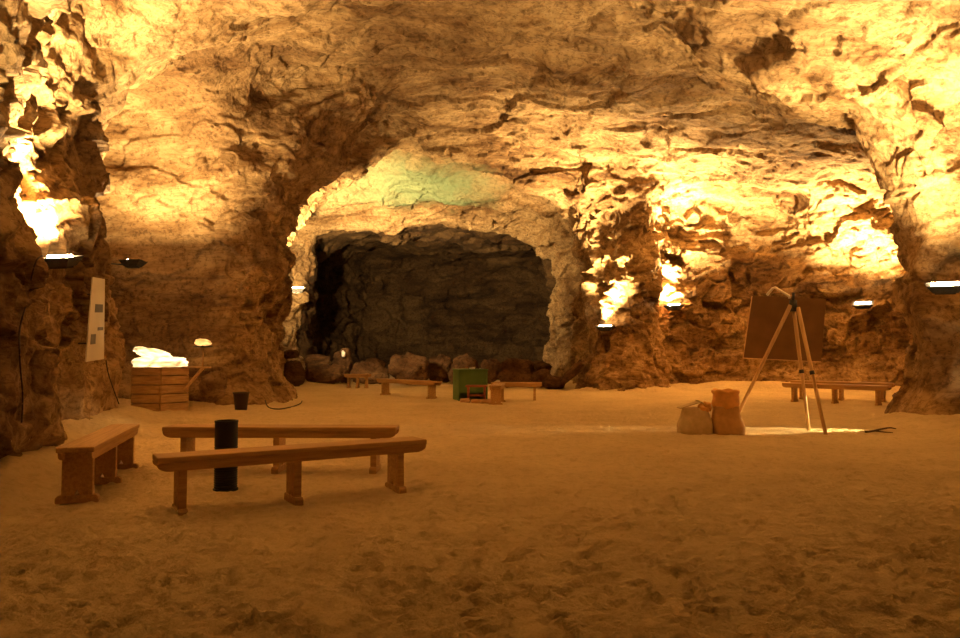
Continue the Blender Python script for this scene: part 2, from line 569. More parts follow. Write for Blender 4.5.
def sand_material():
    m, nt, b = new_mat('sand')
    L = nt.links.new
    n = nd(nt, 'ShaderNodeTexNoise', Scale=.7, Detail=8.0, Roughness=.65)
    L(mapped(nt, (1, 1, 1)), n.inputs['Vector'])
    r = ramp(nt, n.outputs['Fac'], [(.3, (.66, .52, .30)), (.55, (.77, .62, .365)), (.75, (.83, .68, .41))])
    L(r.outputs['Color'], b.inputs['Base Color'])
    n2 = nd(nt, 'ShaderNodeTexNoise', Scale=9, Detail=7.0, Roughness=.75)
    L(mapped(nt, (1, 1, 1)), n2.inputs['Vector'])
    bp = nd(nt, 'ShaderNodeBump', Strength=.8, Distance=.09)
    L(n2.outputs['Fac'], bp.inputs['Height'])
    L(bp.outputs['Normal'], b.inputs['Normal'])
    n3 = nd(nt, 'ShaderNodeTexNoise', Scale=26, Detail=5.0, Roughness=.7)
    L(mapped(nt, (1, 1, 1)), n3.inputs['Vector'])
    bp2 = nd(nt, 'ShaderNodeBump', Strength=.8, Distance=.02)
    L(n3.outputs['Fac'], bp2.inputs['Height'])
    L(bp.outputs['Normal'], bp2.inputs['Normal'])
    L(bp2.outputs['Normal'], b.inputs['Normal'])
    r3 = ramp(nt, n2.outputs['Fac'], [(.33, (.62, .58, .54)), (.52, (1, 1, 1))])
    mx = nd(nt, 'ShaderNodeMix', data_type='RGBA', blend_type='MULTIPLY')
    mx.inputs['Factor'].default_value = .45
    L(r.outputs['Color'], mx.inputs['A'])
    L(r3.outputs['Color'], mx.inputs['B'])
    L(mx.outputs['Result'], b.inputs['Base Color'])
    b.inputs['Roughness'].default_value = 1
    b.inputs['Specular IOR Level'].default_value = .05
    return m


GREEN_CENTER = (-2.2, 25.8, 6.9)
M = dict(
    rock=rock_material('mine_rock'),
    tunnel=rock_material('tunnel_rock', (.11, .066, .028), (.07, .04, .017), (.03, .018, .008), green_patch=False),
    boulder=rock_material('boulder_rock', (.24, .135, .06), (.16, .088, .038), (.07, .04, .018), green_patch=False),
    sand=sand_material(),
    wood=wood_mat('bench_wood', (.36, .20, .072), (.54, .335, .135)),
    pale_wood=wood_mat('pale_wood', (.52, .33, .15), (.66, .45, .22), (14, 14, 1.4)),
    crate_wood=wood_mat('crate_wood', (.36, .21, .09), (.58, .38, .18), (2, 2, 14)),
    red_wood=wood_mat('red_wood', (.28, .07, .03), (.36, .10, .04)),
    black=simple_mat('black_plastic', (.012, .012, .014), .5, 0, .4),
    metal=simple_mat('dark_metal', (.05, .05, .048), .55, .6, .4, .2),
    steel=simple_mat('steel', (.75, .72, .68), .3, .9),
    green=simple_mat('green_paint', (.10, .19, .055), .6, 0, .3, .12, 6),
    board=simple_mat('hardboard', (.21, .115, .05), .8, 0, .2, .15, 4),
    sack=simple_mat('sack_canvas', (.56, .43, .25), .95, 0, .1, .12, 14),
    sack_brown=simple_mat('sack_brown', (.50, .30, .12), .9, 0, .15, .12, 14),
    orange=simple_mat('orange_wrap', (.76, .40, .12), .6, 0, .4, .15, 9),
    bucket=simple_mat('bucket_plastic', (.06, .04, .025), .6, 0, .3),
    cable=simple_mat('cable_rubber', (.03, .02, .015), .6),
    poster=simple_mat('poster_white', (.62, .60, .54), .25, 0, .5, .08, 3),
    poster_print=simple_mat('poster_print', (.10, .10, .11), .3, 0, .5, .3, 5),
    twig=simple_mat('twig_bark', (.10, .06, .035), .9),
    pebble=simple_mat('white_pebble', (.85, .83, .80), .3),
    glow=salt_mat('lit_salt', (1, .70, .30), .08, .7),
    glow_orange=salt_mat('lit_salt_orange', (1, .52, .15), .05, .38),
    tube=simple_mat('halogen_glass', (.9, .9, .9), .4, emit=(1, .72, .36), estr=40.0),
)

# ------------------------------------------------------------------ build the cave
S = cave_field()
V, Fq = surface_nets(S)
V = relax(V, Fq, 2)
fc = V[Fq].mean(1)
V, Fq = subdivide(V, Fq, fc[:, 1] > 3)
V = relax(V, Fq, 2)
N = vnormals(V, Fq)
fc = V[Fq].mean(1)
fn = N[Fq].mean(1)
facing = (fn * (np.array([0, 0, CAM_Z]) - fc)).sum(1) > -2.0
if N[np.argmin(np.abs(V[:, 2] - 7) + np.abs(V[:, 0]) + np.abs(V[:, 1] - 9))][2] > 0:   # normals look into the void
    Fq = Fq[:, ::-1]
    N = -N
    fn = -fn
    facing = (fn * (np.array([0, 0, CAM_Z]) - fc)).sum(1) > -2.0
sel = in_view(fc) & facing & (fc[:, 1] < 29) & (fc[:, 2] > -0.3)
V, Fq = subdivide(V, Fq, sel)
N = vnormals(V, Fq)
V = V - N * displacement(V)[:, None]
N = vnormals(V, Fq)
fc = V[Fq].mean(1)
d_hall = poly_sd(HALL, fc[:, 0], fc[:, 1])
zz = ceil_h(fc[:, 0], fc[:, 1])
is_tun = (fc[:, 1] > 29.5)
cl = np.zeros(len(fc), int)
top = fc[:, 2] > zz - 1.6
cl[:] = np.where(fc[:, 0] < 0, 1, 2)
cl[(fc[:, 1] > 22.2) & (fc[:, 0] > -7.2) & (fc[:, 0] < 14)] = 3
cl[(fc[:, 1] < -3.5)] = 4
cl[top] = 0
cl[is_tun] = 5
keep = fc[:, 2] > -0.45
STRUCT = []
for k, nm in enumerate(('ceiling', 'wall_left', 'wall_right', 'wall_back', 'wall_front', 'wall_tunnel')):
    f = Fq[(cl == k) & keep]
    u, inv = np.unique(f.ravel(), return_inverse=True)
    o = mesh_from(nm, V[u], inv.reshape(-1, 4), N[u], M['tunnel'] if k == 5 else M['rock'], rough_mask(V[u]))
    o['kind'] = 'structure'
    STRUCT.append(o)

# ------------------------------------------------------------------ sand floor
_feet = []
for _ in range(4500):
    y = 2.6 + 14 * random.random() ** 1.4
    _feet.append((random.uniform(-.72, .72) * y, y, random.uniform(0, PI), random.uniform(.04, .08), random.uniform(.025, .042), random.uniform(.008, .024)))


def floor_height(x, y):
    x = np.asarray(x, np.float32)
    y = np.asarray(y, np.float32)
    p = np.stack([x, y, np.zeros_like(x)], 1)
    h = 0.035 * perlin(p * .55) + 0.018 * perlin(p * 1.9 + 4)
    d = np.maximum(poly_sd(HALL, x, y), poly_sd(TUNNEL, x, y))
    return h + 0.22 * smooth(1.1, 0.2, d)


def build_floor():
    ys = [-6.0]
    while ys[-1] < 2.4:
        ys.append(ys[-1] + .3)
    while ys[-1] < 44:
        ys.append(ys[-1] + max(.022, .006 * ys[-1]))
    ys = np.array(ys, np.float32)
    nxs = 640
    T = np.linspace(-1, 1, nxs)
    X = np.empty((len(ys), nxs), np.float32)
    for i, y in enumerate(ys):
        lo = np.interp(y, [8, 12], [-6.8, -11.5])
        hi = np.interp(y, [2, 8, 12], [9.9, 10.5, 15.8])
        X[i] = lo + (hi - lo) * (T + 1) / 2
    Y = np.repeat(ys[:, None], nxs, 1)
    x, y = X.ravel(), Y.ravel()
    p = np.stack([x, y, np.zeros_like(x)], 1)
    z = floor_height(x, y)
    z += 0.006 * fbm(p * 5.5, 3) + 0.010 * perlin(p * 11 + 3) - 0.012 * np.abs(perlin(p * 8))
    for fx, fy, a, l, w, dp in _feet:
        i0, i1 = np.searchsorted(ys, (fy - .4, fy + .4))
        s = slice(i0 * nxs, i1 * nxs)
        dx, dy = x[s] - fx, y[s] - fy
        c, sn = math.cos(a), math.sin(a)
        e = ((dx * c + dy * sn) / l) ** 2 + ((-dx * sn + dy * c) / w) ** 2
        z[s] += dp * (-np.exp(-e * 1.3) + .55 * np.exp(-(np.sqrt(e) - 1.5) ** 2 * 5))
    n0 = len(ys)
    i = np.arange(n0 - 1)[:, None] * nxs + np.arange(nxs - 1)[None]
    q = np.stack([i, i + 1, i + 1 + nxs, i + nxs], -1).reshape(-1, 4)
    o = mesh_from('floor', np.stack([x, y, z], 1), q, None, M['sand'])
    o['kind'] = 'structure'
    return o


floor = build_floor()
bpy.context.view_layer.update()


def gz_at(x, y):
    ok, loc, n, i = floor.ray_cast(Vector((x, y, 3)), Vector((0, 0, -1)))
    return loc.z if ok else 0.0


def wall_hit(u, v):
    o = Vector((0, 0, CAM_Z))
    d = ray(u, v).normalized()
    best = None
    for s in STRUCT:
        ok, loc, n, i = s.ray_cast(o, d)
        if ok and (best is None or (loc - o).length < (best[0] - o).length):
            best = (loc, n if n.dot(d) < 0 else -n)
    return best


# ------------------------------------------------------------------ object helpers
def props(o, label=None, cat=None, group=None):
    if label:
        o['label'] = label
    if cat:
        o['category'] = cat
    if group:
        o['group'] = group
    return o


def empty(name, loc, rz=0.0, label=None, cat=None, group=None):
    o = bpy.data.objects.new(name, None)
    COL.objects.link(o)
    o.location = loc
    o.rotation_euler = (0, 0, rz)
    o.empty_display_size = .2
    return props(o, label, cat, group)


def link_bm(name, bm, mat, parent=None, smooth_it=False, bevel=0.0):
    bmesh.ops.recalc_face_normals(bm, faces=bm.faces)
    me = bpy.data.meshes.new(name)
    bm.to_mesh(me)
    bm.free()
    me.materials.append(mat)
    o = bpy.data.objects.new(name, me)
    COL.objects.link(o)
    if parent:
        o.parent = parent
    if smooth_it:
        for p in me.polygons:
            p.use_smooth = True
    if bevel:
        md = o.modifiers.new('bevel', 'BEVEL')
        md.width = bevel
        md.segments = 2
        md.limit_method = 'ANGLE'
    return o


def add_box(bm, size, loc=(0, 0, 0), rot=None):
    m = Matrix.Translation(loc)
    if rot is not None:
        m = m @ rot.to_4x4()
    m = m @ Matrix.Diagonal((*size, 1))
    bmesh.ops.create_cube(bm, size=1, matrix=m)


def box(name, size, loc, mat, parent=None, rot=None, bevel=.004):
    bm = bmesh.new()
    add_box(bm, size, loc, rot)
    return link_bm(name, bm, mat, parent, bevel=bevel)


def prism(bm, pts, vec):
    """closed polygon (list of 3D points) swept along vec"""
    a = [bm.verts.new(p) for p in pts]
    b = [bm.verts.new(Vector(p) + Vector(vec)) for p in pts]
    bm.faces.new(a)
    bm.faces.new(b[::-1])
    n = len(pts)
    for i in range(n):
        bm.faces.new((a[i], b[i], b[(i + 1) % n], a[(i + 1) % n]))


def tube(bm, pts, r, seg=8, r2=None):
    pts = [Vector(p) for p in pts]
    rings = []
    for i, p in enumerate(pts):
        t = (pts[min(i + 1, len(pts) - 1)] - pts[max(i - 1, 0)]).normalized()
        up = Vector((0, 0, 1)) if abs(t.z) < .9 else Vector((1, 0, 0))
        a = t.cross(up).normalized()
        b = t.cross(a)
        rr = r if r2 is None else r + (r2 - r) * i / (len(pts) - 1)
        rings.append([bm.verts.new(p + (a * math.cos(k * 2 * PI / seg) + b * math.sin(k * 2 * PI / seg)) * rr) for k in range(seg)])
    for q, w in zip(rings, rings[1:]):
        for k in range(seg):
            bm.faces.new((q[k], q[(k + 1) % seg], w[(k + 1) % seg], w[k]))
    bm.faces.new(rings[0])
    bm.faces.new(rings[-1][::-1])


def lathe(bm, prof, seg=32):
    rings = [[bm.verts.new((r * math.cos(k * 2 * PI / seg), r * math.sin(k * 2 * PI / seg), z)) for k in range(seg)] for r, z in prof]
    for q, w in zip(rings, rings[1:]):
        for k in range(seg):
            bm.faces.new((q[k], q[(k + 1) % seg], w[(k + 1) % seg], w[k]))
    bm.faces.new(rings[0][::-1])
    bm.faces.new(rings[-1])


def copy_tree(o, parent=None):
    c = o.copy()
    COL.objects.link(c)
    if parent:
        c.parent = parent
    for ch in [x for x in bpy.data.objects if x.parent == o]:
        copy_tree(ch, c)
    return c


def smooth_curve(pts, n=10):
    pts = [Vector(p) for p in pts]
    out = []
    for i in range(len(pts) - 1):
        p0, p1, p2, p3 = pts[max(i - 1, 0)], pts[i], pts[i + 1], pts[min(i + 2, len(pts) - 1)]
        for k in range(n):
            t = k / n
            out.append(.5 * ((2 * p1) + (p2 - p0) * t + (2 * p0 - 5 * p1 + 4 * p2 - p3) * t * t + (3 * p1 - p0 - 3 * p2 + p3) * t ** 3))
    return out + [pts[-1]]


# ------------------------------------------------------------------ benches
BENCH_GROUP = 'plank benches standing on the sand'


def make_bench(length, leg_x, label, zs=.455, w=.29):
    root = empty('wooden_bench', (0, 0, 0), 0, label, 'bench', BENCH_GROUP)
    hl = length / 2
    box('seat', (length, w, .045), (0, 0, zs - .0225), M['wood'], root, bevel=.008)
    for s in (-1, 1):                                   # side rails with rounded lower ends
        bm = bmesh.new()
        h = .068
        prof = [(-hl, -.045), (-hl, -.06)]
        for k in range(1, 6):
            a = k / 6 * PI / 2
            prof.append((-hl + .10 * (1 - math.cos(a)), -.06 - (h - .015) * math.sin(a)))
        prof.append((-hl + .10, -.045 - h))
        prof = prof + [(-x, z) for x, z in prof[::-1]]
        prism(bm, [(x, s * (w / 2 - .032) - .016, zs + z) for x, z in prof], (0, .032, 0))
        link_bm('side_rail', bm, M['wood'], root, bevel=.003)
    for x in leg_x:
        bm = bmesh.new()
        hw, t = .118, .062
        top_z, b = zs - .045, .045
        pts = [(-hw, b), (-.022, b), (0, b + .05), (.022, b), (hw, b), (hw, top_z), (-hw, top_z)]
        prism(bm, [(x - t / 2, y, z) for y, z in pts], (t, 0, 0))
        leg = link_bm('leg', bm, M['wood'], root, bevel=.003)
        bm = bmesh.new()
        f = .165
        prism(bm, [(x - .035, y, z) for y, z in [(-f, -.02), (f, -.02), (f, .025), (f - .02, .045), (-f + .02, .045), (-f, .025)]], (.07, 0, 0))
        link_bm('foot', bm, M['wood'], leg, bevel=.003)
    return root


def place_bench(o, x, y, deg):
    c, s = math.cos(math.radians(deg)), math.sin(math.radians(deg))
    z = min(gz_at(x + t * c, y + t * s) for t in (-1, -.5, 0, .5, 1))
    o.location = (x, y, z + .025)
    o.rotation_euler = (0, 0, math.radians(deg))
    return o


b3 = make_bench(2.3, (-.96, -.05, .90), 'plank bench slanting across the sand in front of the black ribbed pipe')
place_bench(b3, -1.55, 6.34, 31)
c = make_bench(2.43, (-1.0, -.03, .98), '')
c['label'] = 'plank bench standing straight across behind the black ribbed pipe'
place_bench(c, -2.08, 7.75, -1)
c = make_bench(2.0, (-.88, 0, .85), 'plank bench seen end-on beside the dark rock wall')
place_bench(c, -3.62, 7.08, 105)
b2 = make_bench(2.4, (-.95, 0, .95), 'plank bench behind the easel, in front of its twin by the rock wall')
place_bench(b2, 8.5, 17.6, -44)
c = copy_tree(b2)
c['label'] = 'plank bench between the rock wall and its twin behind the easel'
place_bench(c, 9.15, 18.6, -40)
c = copy_tree(b2)
c['label'] = 'long plank bench in front of the boulders, between the short bench and the green cabinet'
c2 = make_bench(2.6, (-1.05, 1.05), c['label'])
for o in [c] + list(c.children_recursive):
    bpy.data.objects.remove(o)
place_bench(c2, -2.0, 20.3, -47)
c3 = make_bench(.84, (-.3, 0, .3), 'short three-legged plank bench close to the boulders', w=.40)
place_bench(c3, -4.1, 24.6, -4)
c4 = make_bench(1.3, (-.46, .46), 'plank bench reaching out sideways from behind the green cabinet')
place_bench(c4, .93, 18.75, -4)
c5 = make_bench(1.3, (-.5, .5), 'plank bench set end-on between green cabinet and the sideways bench')
place_bench(c5, .42, 17.7, 84)

# ------------------------------------------------------------------ black ribbed pipe
px, py = -2.36, 6.85
bm = bmesh.new()
prof = [(.100, 0), (.112, 0), (.112, .02), (.098, .022)]
z = .03
while z < .40:
    prof += [(.098, z), (.105, z + .004), (.105, z + .012), (.098, z + .016)]
    z += .021
prof += [(.103, .41), (.103, .625), (.106, .63), (.106, .645), (.088, .645), (.088, .05)]
lathe(bm, prof, 40)
o = link_bm('ribbed_pipe', bm, M['black'])
o.location = (px, py, gz_at(px, py) - .01)
props(o, 'black ribbed plastic pipe standing upright on the sand between the plank benches', 'pipe')

# ------------------------------------------------------------------ crate with glowing salt
def lump(name, size, mat, seed, parent=None, loc=(0, 0, 0), rz=0, rough=.18, sub=4, sharp=1.0):
    bm = bmesh.new()
    bmesh.ops.create_icosphere(bm, subdivisions=sub, radius=1)
    P = np.array([v.co[:] for v in bm.verts])
    d = P / np.maximum(np.abs(P) ** 4, 1e-9).sum(1, keepdims=True) ** .25      # boxy ball
    P = P * .45 + d * .55 * .9
    off = seed * 7.31
    f = facets(P * 1.5 + off, sharp) * rough + .07 * fbm(P * 2.5 + off, 3) + .25 * perlin(P * .9 + off)
    P = P * (1 + f)[:, None]
    P = P / np.abs(P).max(0) * (np.array(size) / 2)
    for v, p in zip(bm.verts, P):
        v.co = p
    o = link_bm(name, bm, mat, parent, smooth_it=True)
    o.location = loc
    o.rotation_euler = (0, 0, rz)
    return o


cx, cy = at(160, 400, 15.8).x, 15.8
cz = gz_at(cx, cy) - .02
crate = empty('wooden_crate', (cx, cy, cz), math.radians(-6), 'hexagonal crate of weathered boards carrying the big glowing salt slab', 'crate')
CR, CH = .63, .95
hexp = [(CR * math.cos(k * PI / 3), CR * math.sin(k * PI / 3)) for k in range(6)]
for k in range(6):
    a, b = Vector(hexp[k]), Vector(hexp[(k + 1) % 6])
    mid, dr = (a + b) / 2, (b - a)
    rot = Matrix.Rotation(math.atan2(dr.y, dr.x), 3, 'Z')
    bm = bmesh.new()
    for j in range(5):
        add_box(bm, (dr.length - .012, .03, CH / 5 - .02), (mid.x, mid.y, CH / 5 * (j + .5)), rot)
    link_bm('side_panel', bm, M['crate_wood'], crate, bevel=.004)
bm = bmesh.new()
prism(bm, [(x * .93, y * .93, CH - .12) for x, y in hexp], (0, 0, .03))
link_bm('bottom_board', bm, M['crate_wood'], crate)
# bracket arm that carries the little stand
arm_o = crate
bm = bmesh.new()
add_box(bm, (.62, .10, .035), (.86, -.1, CH - .02))
link_bm('bracket_arm', bm, M['pale_wood'], crate, bevel=.003)
bm = bmesh.new()
a, b = Vector((.60, -.1, CH - .50)), Vector((1.0, -.1, CH - .04))
rot = Matrix.Rotation(-math.atan2(b.z - a.z, b.x - a.x), 3, 'Y')
add_box(bm, ((b - a).length, .07, .05), (a + b) / 2, rot)
link_bm('brace', bm, M['pale_wood'], crate, bevel=.003)

s1 = lump('salt_slab', (1.12, .95, .28), M['glow'], 3, None, (cx, cy, cz + CH + .08), .3, .10)
props(s1, 'big glowing white salt slab lying on the hexagonal crate', 'salt block')
s2 = lump('salt_slab', (.86, .7, .24), M['glow'], 6, None, (cx - .16, cy, cz + CH + .27), .3, .16)
s2.rotation_euler = (0, .22, .3)
props(s2, 'rounded glowing salt lump resting on top of the big salt slab', 'salt block')
R12 = Matrix.Rotation(math.radians(-6), 3, 'Z')
sp = Vector((cx, cy, cz)) + R12 @ Vector((1.0, -.1, CH))
st = empty('lamp_stand', sp, 0, 'thin little stand with a round plate on the bracket arm of the crate', 'stand')
bm = bmesh.new()
lathe(bm, [(.018, 0), (.018, .40)], 12)
link_bm('post', bm, M['pale_wood'], st, True)
bm = bmesh.new()
lathe(bm, [(.12, .40), (.20, .41), (.20, .43), (.12, .425)], 24)
link_bm('plate', bm, M['metal'], st, True)
s3 = lump('salt_stone', (.36, .3, .16), M['glow_orange'], 8, None, sp + Vector((0, 0, .512)), .2, .15)
props(s3, 'small orange glowing salt stone on the thin stand beside the crate', 'salt block')

# boulder and bucket by the alcove wall
def boulder(u0, u1, vt, vb, y, label, seed, depth=.8, mat='boulder', tilt=(0, 0, 0), name='boulder'):
    pL, pR = at(u0, vb, y), at(u1, vb, y)
    w = (pR.x - pL.x) * 1.06
    x = (pL.x + pR.x) / 2
    h = (vb - vt) * y / F_PX * 1.16
    g = gz_at(x, y)
    zb = at(480, vb, y).z
    zb = g if zb < g + .25 else zb
    o = lump(name, (w, max(w * depth, h * .7), h), M[mat], seed, None, (x, y, zb + h / 2 - .05), 0, .20)
    o.rotation_euler = tilt
    return props(o, label, 'boulder', 'fallen boulders on the mine floor')


boulder(199, 228, 378, 405, 16.7, 'boulder against the alcove wall beside the hexagonal crate', 4, mat='rock')
o = boulder(541, 566, 376, 390, 24.2, 'smallest boulder, pale brown, at the foot of the rock buttress', 21)
boulder(284, 305, 357, 381, 26.0, 'boulder wedged beside the pillar foot under the flat dark stone', 22)
boulder(303, 333, 354, 369, 28.3, 'long low boulder lying on top of the long brown boulder', 23, .5)
boulder(304, 346, 366, 385, 27.4, 'long brown boulder low on the sand beside the pillar foot', 24, .5)
boulder(333, 353, 350, 382, 28.2, 'upright pointed boulder with the white quartz for a glint on it', 25)
boulder(351, 392, 360, 384, 27.6, 'boulder behind the short three-legged bench', 26, .6)
boulder(389, 429, 356, 386, 26.6, 'big blocky boulder behind the long plank bench', 27, .7)
boulder(426, 454, 359, 386, 27.7, 'dark boulder just behind the edge of the green cabinet', 28, .7)
boulder(449, 480, 356, 384, 27.2, 'boulder showing above the green cabinet', 29, .7)
boulder(480, 501, 359, 384, 27.0, 'boulder squeezed between green cabinet and the big rounded boulder', 30, .7)
boulder(496, 537, 361, 387, 25.6, 'big rounded boulder behind the sideways bench', 31, .7)
boulder(519, 552, 362, 384, 27.4, 'flat-topped boulder behind the big rounded boulder', 32, .6)
boulder(531, 553, 371, 389, 24.9, 'boulder between the big rounded boulder and the smallest one', 33)
o = boulder(284, 299, 349, 358, 26.1, 'flat dark stone lying on the boulder wedged by the pillar', 34, .8)
q0 = at(573, 372, 23.6)
bm = bmesh.new()
o = lump('rock_slab', (1.2, .5, .32), M['boulder'], 40, None, (q0.x, q0.y, q0.z), 0, .12)
o.rotation_euler = (0, -.75, .2)
props(o, 'dark slab of rock leaning against the buttress by the tunnel', 'rock slab')
q0 = at(343.5, 354, 27.7)
o = lump('white_stone', (.14, .12, .28), M['pebble'], 41, None, q0, 0, .1, 3)  # white lump that paints in a bright glint among the boulders
props(o, 'small white quartz stone standing in for the bright glint on the upright pointed boulder', 'stone')

bx_, by_ = at(241, 405, 16.0).x, 16.0
bm = bmesh.new()
lathe(bm, [(.125, 0), (.165, .36), (.18, .36), (.18, .39), (.155, .39), (.115, .03)], 28)
bk = link_bm('bucket', bm, M['bucket'], None, True)
bk.location = (bx_, by_, gz_at(bx_, by_) - .01)
props(bk, 'dark plastic bucket standing on the sand near the alcove boulder', 'bucket')

# ------------------------------------------------------------------ green cabinet and logs
gx0, gy0 = at(470, 395, 18.6).x, 18.75
gc = empty('green_cabinet', (gx0, gy0, gz_at(gx0, gy0) - .03), math.radians(16), 'dark green painted wooden cabinet in front of the boulders', 'cabinet')
box('side_panel', (.03, .62, .80), (-.36, 0, .40), M['green'], gc)
box('side_panel', (.03, .62, .80), (.36, 0, .40), M['green'], gc)
box('back_panel', (.70, .03, .80), (0, .295, .40), M['green'], gc)
box('front_panel', (.70, .025, .56), (0, -.27, .52), M['green'], gc)
box('top_panel', (.78, .66, .03), (0, 0, .815), M['green'], gc)
box('shelf', (.69, .54, .02), (0, 0, .245), M['green'], gc)
o = lump('white_stone', (.16, .12, .05), M['pebble'], 43, None, Vector((gx0 + .05, gy0 - .05, gz_at(gx0, gy0) - .03 + .85)), 0, .1, 3)
props(o, 'flat white stone lying on top of the green cabinet', 'stone')
tx, ty = gx0 + .17, gy0 - .75
stl = empty('low_stool', (tx, ty, gz_at(tx, ty) - .01), math.radians(-5), 'low reddish stool standing before the green cabinet', 'stool')
box('seat', (.52, .26, .045), (0, 0, .40), M['red_wood'], stl)
box('leg', (.045, .22, .38), (-.20, 0, .19), M['red_wood'], stl)
box('leg', (.045, .22, .38), (.20, 0, .19), M['red_wood'], stl)
box('stretcher', (.40, .04, .05), (0, 0, .17), M['red_wood'], stl)
for i, (dx, dy, lab) in enumerate([(-.27, -.28, 'short log on the sand close to the side of the green cabinet'), (.0, -.3, 'short log lying in front of the low reddish stool'),
                                   (.24, -.42, 'short log lying next to the end-on bench')]):
    bm = bmesh.new()
    tube(bm, [(-.12, 0, .05), (0, .005, .052), (.12, 0, .05)], .055, 12)
    o = link_bm('log', bm, M['crate_wood'], None, False)
    o.location = (tx + dx, ty + dy, gz_at(tx + dx, ty + dy) - .005)
    o.rotation_euler = (0, 0, random.uniform(-.5, .5))
    props(o, lab, 'log', 'short logs before the green cabinet')

# ------------------------------------------------------------------ easel with board
ap = at(793, 299, 11.75)
easel = empty('tripod_easel', (ap.x, ap.y, 0), 0, 'tall wooden tripod easel beside the two sacks', 'easel')
feet = [ground(730, 429), ground(809, 430.5), ground(826, 434.5)]
tops = [ap + Vector((-.05, -.02, -.10)), ap + Vector((.03, .06, -.12)), ap + Vector((.06, -.04, -.14))]
org = Vector((ap.x, ap.y, 0))
for ft, tp in zip(feet, tops):
    ft.z = gz_at(ft.x, ft.y) - .02
    bm = bmesh.new()
    tube(bm, [ft - org, (ft + tp) / 2 - org, tp - org], .028, 8, .034)
    leg = link_bm('leg', bm, M['pale_wood'], easel, True)
    if ft is feet[0]:
        continue
    q = ft.lerp(tp, .48) - org
    bm = bmesh.new()
    tube(bm, [q - (tp - ft).normalized() * .03, q + (tp - ft).normalized() * .03], .037, 10)
    link_bm('clamp', bm, M['metal'], leg, True)
bm = bmesh.new()
t = ap - org
tube(bm, [t + Vector((0, 0, -.2)), t + Vector((0, 0, -.02))], .06, 12)
tube(bm, [t + Vector((0, 0, -.02)), t + Vector((.01, 0, .10))], .022, 10)
link_bm('tripod_head', bm, M['metal'], easel, True)
# board hangs behind the legs
Bq = [at(752, 296, 12.15), at(826, 299, 12.0), at(821, 362, 11.95), at(743, 358, 12.1)]
board = empty('easel_board', (Bq[0] + Bq[2]) / 2, 0, 'large dark brown display board hanging on the tripod easel, seen from behind', 'board')
bo = (Bq[0] + Bq[2]) / 2
nrm = (Bq[1] - Bq[0]).cross(Bq[3] - Bq[0]).normalized()
if nrm.y < 0:
    nrm = -nrm
bm = bmesh.new()
prism(bm, [p - bo for p in Bq], nrm * .018)
link_bm('panel', bm, M['board'], board)
bm = bmesh.new()
for a, b in ((0, 3), (3, 2)):  # pale strips painting the light caught along the board's edges
    tube(bm, [Bq[a] - bo, Bq[b] - bo], .009, 6)
link_bm('lit_edge', bm, M['pale_wood'], board)
bm = bmesh.new()
w = [at(767, 295, 12.0), at(772.5, 288.5, 12.0), at(775, 287.5, 11.98), at(789, 296, 11.9), at(789.5, 298.5, 11.9)]
tube(bm, [p - bo for p in w], .022, 8)
link_bm('hanging_bracket', bm, M['steel'], board, True)

# ------------------------------------------------------------------ sacks
def sack(name, loc, w, d, h, neck, mat, seed, label, lean=0.0):
    root = empty(name, loc, 0, label, 'sack')
    bm = bmesh.new()
    seg, rows = 40, 26
    rings = []
    for r in range(rows):
        t = r / (rows - 1)
        k = 1.0 + .05 * math.sin(PI * min(1, t * 1.6)) - (1 - neck) * smooth(.25, 1.0, t)
        if r == 0:
            k = .96
        ring = []
        for s in range(seg):
            a = 2 * PI * s / seg
            ca, sa = math.cos(a), math.sin(a)
            ex = .62
            x = abs(ca) ** ex * math.copysign(1, ca) * w / 2 * k
            y = abs(sa) ** ex * math.copysign(1, sa) * d / 2 * k * (1 - .1 * t)
            x += lean * t
            ring.append(Vector((x, y, t * h)))
        rings.append(ring)
    P = np.array([p[:] for r_ in rings for p in r_])
    nz = perlin(P * np.array([9, 9, 4.]) + seed) * .012 + perlin(P * 3.5 + seed) * .022
    vs = []
    for i, p in enumerate(P):
        s = Vector((p[0], p[1], 0)).normalized() * nz[i]
        vs.append(bm.verts.new(Vector(p) + s))
    for r in range(rows - 1):
        for s in range(seg):
            a, b = r * seg + s, r * seg + (s + 1) % seg
            bm.faces.new((vs[a], vs[b], vs[b + seg], vs[a + seg]))
    bm.faces.new(vs[:seg][::-1])
    top = [bm.verts.new(Vector(v.co) * 1.0 + Vector((0, 0, -.04)) - Vector((v.co.x * .08, v.co.y * .08, 0))) for v in vs[-seg:]]
    for s in range(seg):
        bm.faces.new((vs[(rows - 1) * seg + s], vs[(rows - 1) * seg + (s + 1) % seg], top[(s + 1) % seg], top[s]))
    bm.faces.new(top)
    link_bm('bag', bm, mat, root, True)
    return root


sy = 11.3
s_l = at(696, 430, sy).x
g = gz_at(s_l, sy) - .02
sk = sack('canvas_sack', (s_l - .02, sy, g), .50, .36, .41, .76, M['sack'], 3, 'pale canvas sack with a folded open top, on the sand beside the orange-topped sack')
bm = bmesh.new()
add_box(bm, (.34, .22, .014), (-.08, .0, .45), Matrix.Rotation(-.30, 3, 'Y'))
add_box(bm, (.17, .20, .012), (.12, .01, .475), Matrix.Rotation(.5, 3, 'Y'))
link_bm('folded_flap', bm, M['sack'], sk, bevel=.003)
bm = bmesh.new()
for dx, dz, r in ((.10, .40, .07), (.17, .45, .06), (.15, .36, .05), (.2, .40, .05)):
    bmesh.ops.create_icosphere(bm, subdivisions=3, radius=r, matrix=Matrix.Translation((dx, -.06, dz)))
P = np.array([v.co[:] for v in bm.verts])
nz = perlin(P * 14)
for v, q in zip(bm.verts, nz):
    v.co += v.co.normalized() * float(q) * .03
link_bm('orange_wrapping', bm, M['orange'], sk, True)
s_r = at(727.6, 430, sy).x
g = gz_at(s_r, sy - .02) - .02
